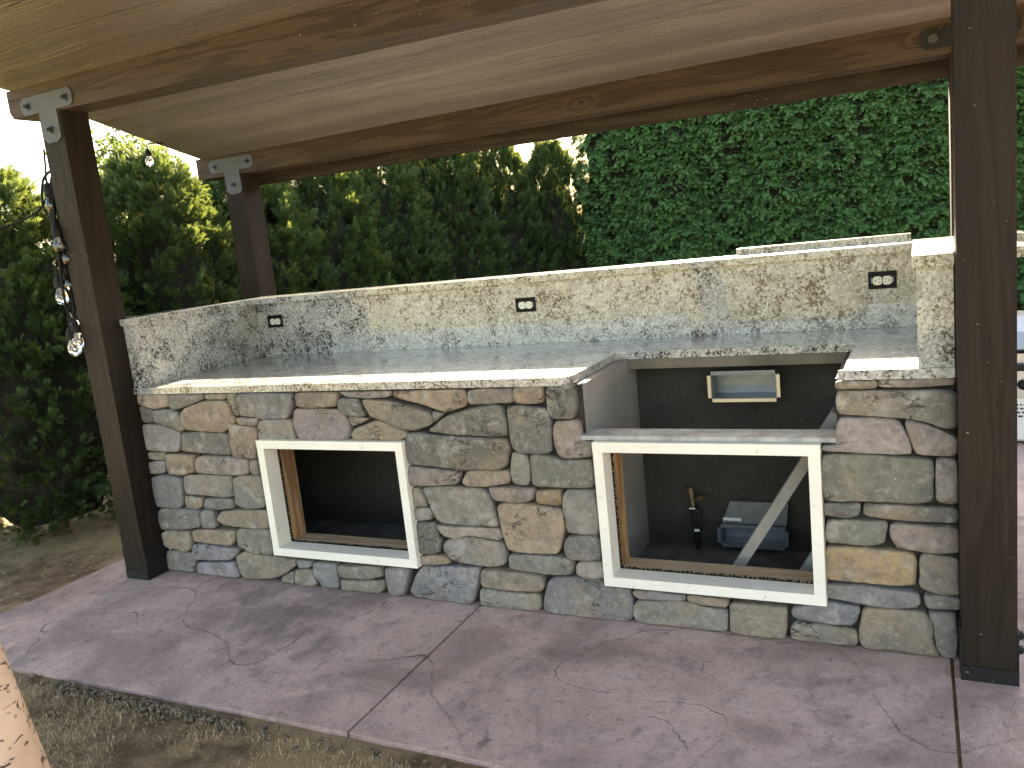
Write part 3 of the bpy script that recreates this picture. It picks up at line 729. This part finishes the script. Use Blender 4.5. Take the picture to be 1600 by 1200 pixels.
box('hook', M['black'], sl, -0.385, -0.3555, -0.09, -0.078, 1.925, 1.937, 0.001)
cord(sl, [(-0.86, -0.35, 1.66), (-0.70, -0.16, 1.715), (-0.56, -0.10, 1.755), (-0.47, -0.09, 1.80), (-0.40, -0.085, 1.88), (-0.372, -0.085, 1.945), (-0.38, -0.085, 1.90)])
cord(sl, [(-0.372, -0.088, 1.94), (-0.43, -0.10, 1.90), (-0.465, -0.10, 1.80), (-0.44, -0.10, 1.735), (-0.40, -0.095, 1.75), (-0.382, -0.09, 1.84), (-0.374, -0.085, 1.94)])
q = random.Random(3)
for k in range(9):
    a = q.uniform(-0.022, 0.022); b = q.uniform(-0.03, 0.03); zl = (1.60, 1.42, 1.22, 1.24, 1.34, 1.50, 1.30, 1.46, 1.38)[k]
    cord(sl, [(-0.375, -0.085, 1.94), (-0.395+a, -0.10+b*0.4, 1.80), (-0.392+a*1.5, -0.10+b, 1.60), (-0.395-a, -0.105+b, zl+0.12), (-0.385+a, -0.10, zl), (-0.375-a, -0.09-b*0.5, zl+0.10), (-0.38, -0.095, 1.60), (-0.384, -0.09, 1.78), (-0.376, -0.085, 1.935)])
for (x, y, z, ax) in ((-0.375, -0.125, 1.715, (0.08, 0, -1)), (-0.372, -0.10, 1.655, (0.1, 0, -1)), (-0.432, -0.12, 1.488, (0.03, 0, -1)), (-0.40, -0.10, 1.54, (0.12, 0, -1)), (-0.378, -0.12, 1.278, (0.04, 0, -1)), (-0.405, -0.13, 1.248, (0.05, 0, -1)), (-0.41, -0.10, 1.90, (0.1, 0, -1))):
    bulb(sl, (x, y, z), ax, 1.25); cord(sl, [(x, y, z), (x+0.004, y+0.004, z+0.04), (-0.385, -0.10, z+0.13)], 0.005)
hb = tag(empty('pendant_bulb', (-0.645, 0.70, 2.16)), 'single clear bulb in a black socket hanging below the roof edge', 'string light')
cord(hb, [(-0.60, 0.78, 2.138), (-0.635, 0.71, 2.135), (-0.640, 0.70, 2.12)], 0.0035); bulb(hb, (-0.640, 0.70, 2.122), (0, 0, -1), 0.88)
hb2 = tag(empty('pendant_bulb', (-0.575, 1.315, 1.93)), 'clear bulb hanging just behind the rear timber post', 'string light')
cord(hb2, [(-0.575, 1.318, 2.05), (-0.575, 1.316, 1.97), (-0.575, 1.315, 1.93)], 0.0035); bulb(hb2, (-0.575, 1.315, 1.932), (0, 0, -1))

# ------------------------------------------------------------------ foliage
def mesh_from(V, Q, name, attrs=None, mats=()):
    me = bpy.data.meshes.new(name); nf = len(Q)
    me.vertices.add(len(V)); me.vertices.foreach_set('co', V.astype(np.float32).ravel())
    me.loops.add(nf*4); me.loops.foreach_set('vertex_index', Q.astype(np.int32).ravel())
    me.polygons.add(nf); me.polygons.foreach_set('loop_start', np.arange(0, nf*4, 4, dtype=np.int32))
    for k, a in (attrs or {}).items():
        at = me.attributes.new(k, 'FLOAT', 'POINT'); at.data.foreach_set('value', a.astype(np.float32))
    me.update(calc_edges=True); me.validate()
    for m in mats: me.materials.append(m)
    return me
def spray_template():
    V = []; Q = []; tip = []
    def kite(a, b, w, z0, z1, tp):
        a, b = np.array(a), np.array(b); d = b-a; n = np.array((-d[1], d[0]))/np.linalg.norm(d)*w; m = a+d*0.55
        i = len(V)
        for p, z in ((a, z0), (m-n, (z0+z1)/2-0.01), (b, z1), (m+n, (z0+z1)/2-0.01)): V.append((p[0], p[1], z))
        tip.extend([tp*0.4, tp*0.7, tp, tp*0.7]); Q.append((i, i+1, i+2, i+3))
    zf = lambda x: -0.22*x*x
    kite((0, 0), (0.62, 0), 0.03, 0, zf(0.62), 0.3); kite((0.55, 0), (1.0, 0.02), 0.05, zf(0.55), zf(1.0), 1.0)
    for i, t in enumerate((0.14, 0.31, 0.46, 0.61, 0.75)):
        for s in (-1, 1):
            L = 0.50*(1-0.48*t)*(0.9 if s > 0 else 1.0); a = 0.80-0.30*t+0.08*math.sin(9*t+s); x = t+(0.04 if s > 0 else 0)
            kite((x, 0), (x+L*math.cos(a), s*L*math.sin(a)), 0.042, zf(x), zf(x)-0.10*(1+t), 0.75)
    return np.array(V), np.array(Q), np.array(tip)
SV, SQ, ST = spray_template()
def place_sprays(P, D, N, size, tint, rs):
    """P positions, D directions, N approximate plane normals -> vertices, quads"""
    n = len(P); D = D/np.linalg.norm(D, axis=1, keepdims=True)
    Sd = np.cross(N, D); Sd /= np.linalg.norm(Sd, axis=1, keepdims=True)+1e-9; U = np.cross(D, Sd)
    L = SV[None]*size[:, None, None]
    W = P[:, None] + L[..., 0:1]*D[:, None] + L[..., 1:2]*Sd[:, None] + L[..., 2:3]*U[:, None]
    k = len(SV)
    Q = (SQ[None] + (np.arange(n)*k)[:, None, None]).reshape(-1, 4)
    return W.reshape(-1, 3), Q, np.repeat(tint, k), np.tile(ST, n)*np.repeat(rs.uniform(0.3, 1.0, n), k)
def fbm(th, h, seed):
    return np.array([noise.noise((math.cos(a)*1.7+seed, math.sin(a)*1.7, z*3.2)) + 0.6*noise.noise((math.cos(a)*4.5, math.sin(a)*4.5+seed, z*9)) for a, z in zip(th, h)])
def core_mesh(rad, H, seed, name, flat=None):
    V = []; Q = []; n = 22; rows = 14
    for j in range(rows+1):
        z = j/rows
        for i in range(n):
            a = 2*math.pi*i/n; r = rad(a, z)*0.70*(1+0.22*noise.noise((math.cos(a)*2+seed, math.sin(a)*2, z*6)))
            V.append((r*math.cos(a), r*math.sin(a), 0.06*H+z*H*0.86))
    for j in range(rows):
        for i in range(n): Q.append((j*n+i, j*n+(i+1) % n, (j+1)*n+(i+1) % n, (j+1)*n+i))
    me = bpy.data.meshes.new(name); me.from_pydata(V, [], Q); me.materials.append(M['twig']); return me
def perp(A, rs):
    X = rs.normal(0, 1, A.shape); X -= A*np.sum(X*A, 1, keepdims=True); return X/np.linalg.norm(X, axis=1, keepdims=True)
def unit(A): return A/np.linalg.norm(A, axis=1, keepdims=True)
def cone_tree(seed, NP=1250, K=16):
    """free-growing arborvitae 2.2 m tall, built of upright plumes of flat sprays"""
    rs = np.random.RandomState(seed); Hm = 2.2
    prof = lambda h: np.clip(0.66*(1-h**2.7)**0.68*(0.50+0.50*np.minimum(1, h/0.30)), 0.03, None)
    h = rs.beta(1.15, 1.0, NP); th = rs.uniform(0, 2*np.pi, NP)
    r = prof(h)*(1+0.16*fbm(th, h, seed*3.3))*rs.uniform(0.72, 0.93, NP)
    out = np.stack([np.cos(th), np.sin(th), np.zeros(NP)], 1)
    C = np.stack([r*np.cos(th), r*np.sin(th), 0.05+h*(Hm-0.22)], 1)
    ax = unit(out*0.8 + np.array([0, 0, 1])*(0.45+0.9*h**2+rs.normal(0, 0.15, NP))[:, None] + rs.normal(0, 0.22, (NP, 3)))
    ln = rs.uniform(0.08, 0.17, NP); sh = rs.normal(0, 0.14, NP)
    k = np.repeat(np.arange(NP), K); n = len(k); A = ax[k]; u = rs.uniform(0, 1, n)**0.8; pv = perp(A, rs)
    P = C[k] + A*(u*ln[k])[:, None] + pv*(rs.uniform(0, 0.045, n)*(1.15-u))[:, None]
    D = A + pv*rs.uniform(0.15, 0.95, n)[:, None]*(1.1-0.6*u)[:, None] + rs.normal(0, 0.12, (n, 3))
    tint = np.clip(0.15 + 0.40*u + sh[k] + rs.normal(0, 0.13, n) + 0.15*h[k]**3, 0, 1)  # lighter towards spray tips; crown top lightened in colour to imitate sunlight
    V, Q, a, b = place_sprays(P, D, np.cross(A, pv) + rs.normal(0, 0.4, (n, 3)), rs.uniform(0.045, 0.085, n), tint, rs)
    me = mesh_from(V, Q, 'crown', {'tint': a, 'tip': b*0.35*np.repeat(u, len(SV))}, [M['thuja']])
    core = core_mesh(lambda a, z: float(prof(np.array(z)))*1.0, Hm*0.93, seed, 'inner_branches')
    return me, core
def hedge_tree(seed, NP=1700, K=14):
    """clipped arborvitae 3.2 m tall: a flat face of short drooping plumes"""
    rs = np.random.RandomState(seed); Hm = 3.2; hw, hd = 0.45, 0.46
    h = rs.uniform(0.12, 1, NP); th = np.where(rs.uniform(0, 1, NP) < 0.85, rs.uniform(np.pi*1.02, np.pi*1.98, NP), rs.uniform(0, 2*np.pi, NP))
    def rad(a):
        c, s = np.abs(np.cos(a)), np.abs(np.sin(a)); return 1/((c/hw)**2.7+(s/hd)**2.7)**(1/2.7)
    shape = lambda z: np.clip((1-np.clip((z-0.86)/0.14, 0, 1)**2.2), 0.03, 1)**0.6
    r = rad(th)*shape(h)*(1+0.15*fbm(th*2, h*3.0, seed*5.1))*rs.uniform(0.74, 0.95, NP)
    out = np.stack([np.cos(th)*0.45, np.sin(th), np.zeros(NP)], 1); lat = np.stack([np.sin(th), -np.cos(th), np.zeros(NP)], 1)
    C = np.stack([r*np.cos(th), r*np.sin(th), 0.05+h*(Hm-0.12)], 1)
    ax = unit(out + lat*rs.normal(0, 0.45, NP)[:, None] + np.array([0, 0, 1])*rs.normal(0.12, 0.28, NP)[:, None])
    ln = rs.uniform(0.07, 0.14, NP); sh = rs.normal(0, 0.13, NP)
    k = np.repeat(np.arange(NP), K); n = len(k); A = ax[k]; u = rs.uniform(0, 1, n)**0.7; pv = perp(A, rs); pv[:, 2] *= 0.45
    P = C[k] + A*(u*ln[k])[:, None] + pv*(rs.uniform(0, 0.045, n))[:, None]; P[:, 2] -= 0.05*u*u
    D = A + pv*rs.uniform(0.2, 1.0, n)[:, None] + np.array([0, 0, -0.35])*(u**1.5)[:, None]
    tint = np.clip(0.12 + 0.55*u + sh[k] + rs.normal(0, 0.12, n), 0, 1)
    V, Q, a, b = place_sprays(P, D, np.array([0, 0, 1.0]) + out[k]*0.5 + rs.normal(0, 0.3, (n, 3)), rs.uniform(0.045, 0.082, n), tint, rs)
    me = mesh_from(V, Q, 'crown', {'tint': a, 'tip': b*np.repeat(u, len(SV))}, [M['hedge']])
    core = core_mesh(lambda a, z: float(rad(a))*float(shape(z))*1.15, Hm*0.97, seed, 'inner_branches')
    return me, core
def trunk_mesh(h, r, seed):
    bm = bmesh.new(); pts = [(0.02*noise.noise((i*0.7, seed, 0)), 0.02*noise.noise((i*0.7, seed, 9)), -0.08+(h+0.08)*i/6) for i in range(7)]
    tube_bm(bm, pts, [r*(1.35 if i == 0 else 1-0.11*i) for i in range(7)], 9)
    me = bpy.data.meshes.new('trunk'); bm.to_mesh(me); bm.free(); me.materials.append(M['bark']); return me
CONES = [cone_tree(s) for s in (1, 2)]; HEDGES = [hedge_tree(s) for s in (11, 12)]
TR1, TR2 = trunk_mesh(1.7, 0.05, 1), trunk_mesh(2.4, 0.06, 2)
def tree(name, pair, trunk, x, y, sz, sxy, rz, label, group):
    t = tag(empty(name, (x, y, -0.05)), label, 'tree', group)
    for nm, me, sc in (('crown', pair[0], 1), ('inner_branches', pair[1], 1), ('trunk', trunk, 1)):
        o = bpy.data.objects.new(nm, me); COL.objects.link(o); o.parent = t
        if nm == 'crown': o['kind'] = 'stuff'
    t.rotation_euler.z = rz; t.scale = (sxy, sxy, sz)
    return t
ROW = 'arborvitae row along the side of the patio'
q = random.Random(21)
rowdef = [(-1.62, 0.42, 2.20, 1.02, 'arborvitae with sunlit yellow top outside the string light post'),
          (-1.60, 1.50, 2.36, 1.04, 'arborvitae with golden sunlit top seen between the two left posts'),
          (-1.64, 2.38, 2.36, 1.05, 'dark arborvitae directly behind the rear post'),
          (-1.60, 3.20, 2.54, 1.06, 'first conical arborvitae beyond the one behind the rear post'),
          (-1.54, 4.08, 2.60, 1.06, 'second conical arborvitae beyond the one behind the rear post'),
          (-1.40, 5.02, 2.84, 1.04, 'third conical arborvitae beyond the one behind the rear post'),
          (-1.18, 5.90, 2.80, 0.95, 'conical arborvitae next to last in the row before the clipped hedge'),
          (-0.72, 6.55, 2.62, 0.88, 'narrow conical arborvitae in the corner right beside the clipped hedge')]
for i, (x, y, h, w, lab) in enumerate(rowdef):
    tree('arborvitae', CONES[i % 2], TR1, x, y, h/2.2, w, q.uniform(0, 6.28), lab, ROW)
ORD = ('first', 'second', 'third', 'fourth', 'fifth', 'sixth', 'seventh', 'eighth', 'ninth', 'tenth', 'eleventh', 'twelfth')
k = 0; x = 0.06
while x < 5.2 and k < 12:
    tree('hedge_arborvitae', HEDGES[k % 2], TR2, x, 6.75+q.uniform(-0.05, 0.05), q.uniform(0.98, 1.06), q.uniform(0.96, 1.06), q.uniform(-0.08, 0.08)+(0 if (k//2) % 2 else 0.06),
         ORD[k]+' clipped arborvitae of the tall hedge wall counting from the conical row', 'clipped arborvitae hedge')
    x += q.uniform(0.60, 0.67); k += 1

def leaf_tree(name, x, y, H, cw, ch, label, n=2600, seed=5, leaf=0.10, trunk_r=0.09, mat='bark', lean=(0, 0)):
    rs = np.random.RandomState(seed); t = tag(empty(name, (x, y, -0.06)), label, 'tree')
    q = random.Random(seed); bm = bmesh.new(); top = H-ch
    base = [(lean[0]*z/H, lean[1]*z/H, z) for z in np.linspace(-0.05, H-0.3*ch, 8)]
    tube_bm(bm, base, [trunk_r*(1.25 if i == 0 else 1-0.105*i) for i in range(8)], 14)
    ends = []
    for i in range(9):
        a = q.uniform(0, 6.28); z0 = top*0.85+q.uniform(0, 0.4*ch); b = Vector((lean[0]*z0/H, lean[1]*z0/H, z0))
        e = b + Vector((math.cos(a)*cw*q.uniform(0.45, 0.8), math.sin(a)*cw*q.uniform(0.45, 0.8), q.uniform(0.25, 0.6)*ch)); ends.append(e)
        tube_bm(bm, [b, (b+e)/2+Vector((0, 0, 0.05)), e], [trunk_r*0.38, trunk_r*0.22, trunk_r*0.07], 7)
    finish(bm, 'trunk', M[mat], t, smooth=True, loc=None).matrix_parent_inverse = Matrix()
    c = np.array([(e.x, e.y, e.z) for e in ends] + [(q.uniform(-.6, .6)*cw+lean[0], q.uniform(-.6, .6)*cw+lean[1], H-ch*q.uniform(0.1, 0.75)) for _ in range(16)])
    ctr = c[rs.randint(len(c), size=n)]; P = ctr + rs.normal(0, 1, (n, 3))*np.array([cw*0.20, cw*0.20, ch*0.10])
    D = rs.normal(0, 1, (n, 3)); D /= np.linalg.norm(D, axis=1, keepdims=True); S = np.cross(D, rs.normal(0, 1, (n, 3))); S /= np.linalg.norm(S, axis=1, keepdims=True)
    s = rs.uniform(0.6, 1.1, n)[:, None]*leaf
    V = np.stack([P, P+D*s*0.5+S*s*0.28, P+D*s, P+D*s*0.5-S*s*0.28], 1).reshape(-1, 3); Q = np.arange(n*4).reshape(-1, 4)
    me = mesh_from(V, Q, 'crown', {'tint': np.repeat(rs.uniform(0, 1, n), 4), 'tip': np.repeat(rs.uniform(0, 0.6, n), 4)}, [M['leaf']])
    o = bpy.data.objects.new('crown', me); COL.objects.link(o); o.parent = t; o['kind'] = 'stuff'
leaf_tree('broadleaf_tree', -12.6, 10.7, 5.1, 1.15, 2.6, 'pale broadleaf tree standing far beyond the arborvitae row', n=3200, leaf=0.16)
leaf_tree('birch_tree', 1.83, -1.96, 5.6, 1.3, 2.4, 'pale barked trunk with dark flecks on the dry lawn', n=1500, seed=8, leaf=0.09, trunk_r=0.12, mat='birch', lean=(-0.95, -0.2))

# ------------------------------------------------------------------ gravel, dry grass, litter
def gravel():
    rs = np.random.RandomState(4); V = []; Q = []
    ico = np.array([(-1, -1, -.7), (1, -1, -.7), (1, 1, -.7), (-1, 1, -.7), (-.75, -.75, .7), (.75, -.75, .7), (.75, .75, .7), (-.75, .75, .7)])
    fq = [(0, 3, 2, 1), (4, 5, 6, 7), (0, 1, 5, 4), (1, 2, 6, 5), (2, 3, 7, 6), (3, 0, 4, 7)]
    for i in range(1500):
        x = rs.uniform(-0.05, 2.2); y = -0.912-abs(rs.normal(0, 0.035))-0.008; s = rs.uniform(0.003, 0.0085)
        if rs.uniform() > (0.8 if 0.25 < x < 1.15 else 0.12): continue
        R3 = Matrix.Rotation(rs.uniform(0, 6), 3, 'Z') @ Matrix.Rotation(rs.uniform(0, 6), 3, 'X')
        P = ico*np.array([s, s*rs.uniform(0.7, 1), s*rs.uniform(0.5, 0.9)])*rs.uniform(0.8, 1.15, (8, 3)); P = P @ np.array(R3).T + (x, y, -0.010+rs.uniform(0, 0.009))
        b = len(V); V.extend(P.tolist()); Q.extend([tuple(b+j for j in f) for f in fq])
    me = bpy.data.meshes.new('gravel'); me.from_pydata(V, [], Q)
    for f in me.polygons: f.use_smooth = True
    tag(link('gravel', me, M['pebble']), 'small grey gravel spilled along the front edge of the patio', 'gravel', kind='stuff')
gravel()
def grass():
    rs = np.random.RandomState(9); n = 60000
    x = rs.uniform(-0.9, 2.6, n); y = -0.97-rs.uniform(0, 1, n)**1.3*1.7
    dens = np.array([noise.noise((a*2.1, b*2.1, 5)) + 0.6*noise.noise((a*7, b*7, 1)) for a, b in zip(x, y)])
    keep = dens > rs.uniform(-0.45, 0.5, n); x, y = x[keep], y[keep]; n = len(x)
    a = rs.uniform(0, 2*np.pi, n); L = rs.uniform(0.012, 0.045, n); lean = rs.uniform(0.25, 1.3, n); w = rs.uniform(0.0008, 0.002, n)
    P = np.stack([x, y, np.full(n, -0.026)], 1); D = np.stack([np.cos(a)*np.sin(lean), np.sin(a)*np.sin(lean), np.cos(lean)], 1)
    S = np.stack([-np.sin(a), np.cos(a), np.zeros(n)], 1)*w[:, None]; m = P+D*L[:, None]*0.6; tip = P+D*L[:, None]; tip[:, 2] -= L*0.15
    V = np.stack([P-S, m-S*0.8, tip, m+S*0.8], 1).reshape(-1, 3); V[:, 2] += 0.012
    me = mesh_from(V, np.arange(n*4).reshape(-1, 4), 'dry_grass', {'tint': np.repeat(rs.uniform(0, 1, n), 4), 'tip': np.repeat(rs.uniform(0, 0.6, n), 4)}, [M['straw']])
    o = bpy.data.objects.new('dry_grass', me); COL.objects.link(o); tag(o, 'short dry straw coloured grass in front of the patio', 'grass', kind='stuff')
grass()
def litter():
    rs = np.random.RandomState(14); V = []; Q = []
    for i in range(420):
        x = rs.uniform(-1.9, -0.64); y = rs.uniform(-1.0, 2.4); s = rs.uniform(0.004, 0.018); a = rs.uniform(0, 6.28); z = -0.008+rs.uniform(0, 0.01)
        d = np.array((math.cos(a), math.sin(a), rs.uniform(-.3, .3)))*s; e = np.array((-math.sin(a), math.cos(a), rs.uniform(-.3, .3)))*s*rs.uniform(0.25, 0.6); c = np.array((x, y, z)); b = len(V)
        V += [tuple(c-d), tuple(c+e), tuple(c+d+(0, 0, 0.003)), tuple(c-e)]; Q.append((b, b+1, b+2, b+3))
    for i in range(150):
        x = rs.uniform(-0.5, 3.3); y = rs.uniform(-0.85, -0.005) if i % 2 else -abs(rs.normal(0, 0.02))-0.012; s = rs.uniform(0.0015, 0.006); a = rs.uniform(0, 6.28)
        d = np.array((math.cos(a), math.sin(a), 0))*s; e = np.array((-math.sin(a), math.cos(a), 0))*s*rs.uniform(0.4, 0.8); c = np.array((x, y, 0.0025)); b = len(V)
        V += [tuple(c-d), tuple(c+e), tuple(c+d+(0, 0, 0.002)), tuple(c-e)]; Q.append((b, b+1, b+2, b+3))
    me = bpy.data.meshes.new('leaf_litter'); me.from_pydata(V, [], Q)
    tag(link('leaf_litter', me, mat_plain('dead_leaves', (0.30, 0.25, 0.19), 0.9, var=0.4, scale=30)), 'scattered dead leaf bits on the soil and patio', 'leaf litter', kind='stuff')
litter()

# ------------------------------------------------------------------ grill standing behind the right post
gx, gy = 3.50, 2.55
gr = tag(empty('grill', (gx+0.4, gy+0.3, 0)), 'stainless built-in grill with white label sheet standing on the patio behind the right post', 'grill')
box('body', M['steel'], gr, gx, gx+0.8, gy, gy+0.55, 0.02, 0.42, 0.008)
bm = bmesh.new(); prof = [(gy+0.03, 0.455), (gy+0.03, 0.52), (gy+0.10, 0.62), (gy+0.22, 0.69), (gy+0.40, 0.70), (gy+0.52, 0.62), (gy+0.52, 0.455)]
a = [bm.verts.new((gx+0.02, y, z)) for y, z in prof]; b = [bm.verts.new((gx+0.78, y, z)) for y, z in prof]
bm.faces.new(a); bm.faces.new(b[::-1])
for i in range(len(prof)): bm.faces.new((a[i], b[i], b[(i+1) % len(prof)], a[(i+1) % len(prof)]))
hd = finish(bm, 'hood', M['steel'], gr, bevel=0.006)
tube('hood_handle', M['black'], hd, [(gx+0.05, gy+0.03, 0.52), (gx+0.05, gy-0.03, 0.53), (gx+0.75, gy-0.03, 0.53), (gx+0.75, gy+0.03, 0.52)], 0.012, 8)
box('front_rail', M['black'], gr, gx-0.005, gx+0.805, gy-0.03, gy+0.05, 0.4205, 0.4545, 0.006)
for i in range(4): tube('knob', M['black'], gr, [(gx+0.12+0.19*i, gy-0.0005, 0.34), (gx+0.12+0.19*i, gy-0.035, 0.34)], [0.03, 0.024], 14)
lb = box('label_sheet', M['paper'], gr, gx+0.004, gx+0.34, gy-0.002, gy-0.0005, 0.03, 0.26, 0)
bm = bmesh.new(); q = random.Random(2)
for r in range(4):
    x = gx+0.03
    while x < gx+0.30: s = q.uniform(0.008, 0.03); add_box(bm, x, x+s, gy-0.0032, gy-0.0022, 0.222-r*0.022, 0.232-r*0.022); x += s+0.008
add_box(bm, gx+0.012, gx+0.04, gy-0.0032, gy-0.0022, 0.075, 0.125)
finish(bm, 'printed_marks', M['ink'], lb)
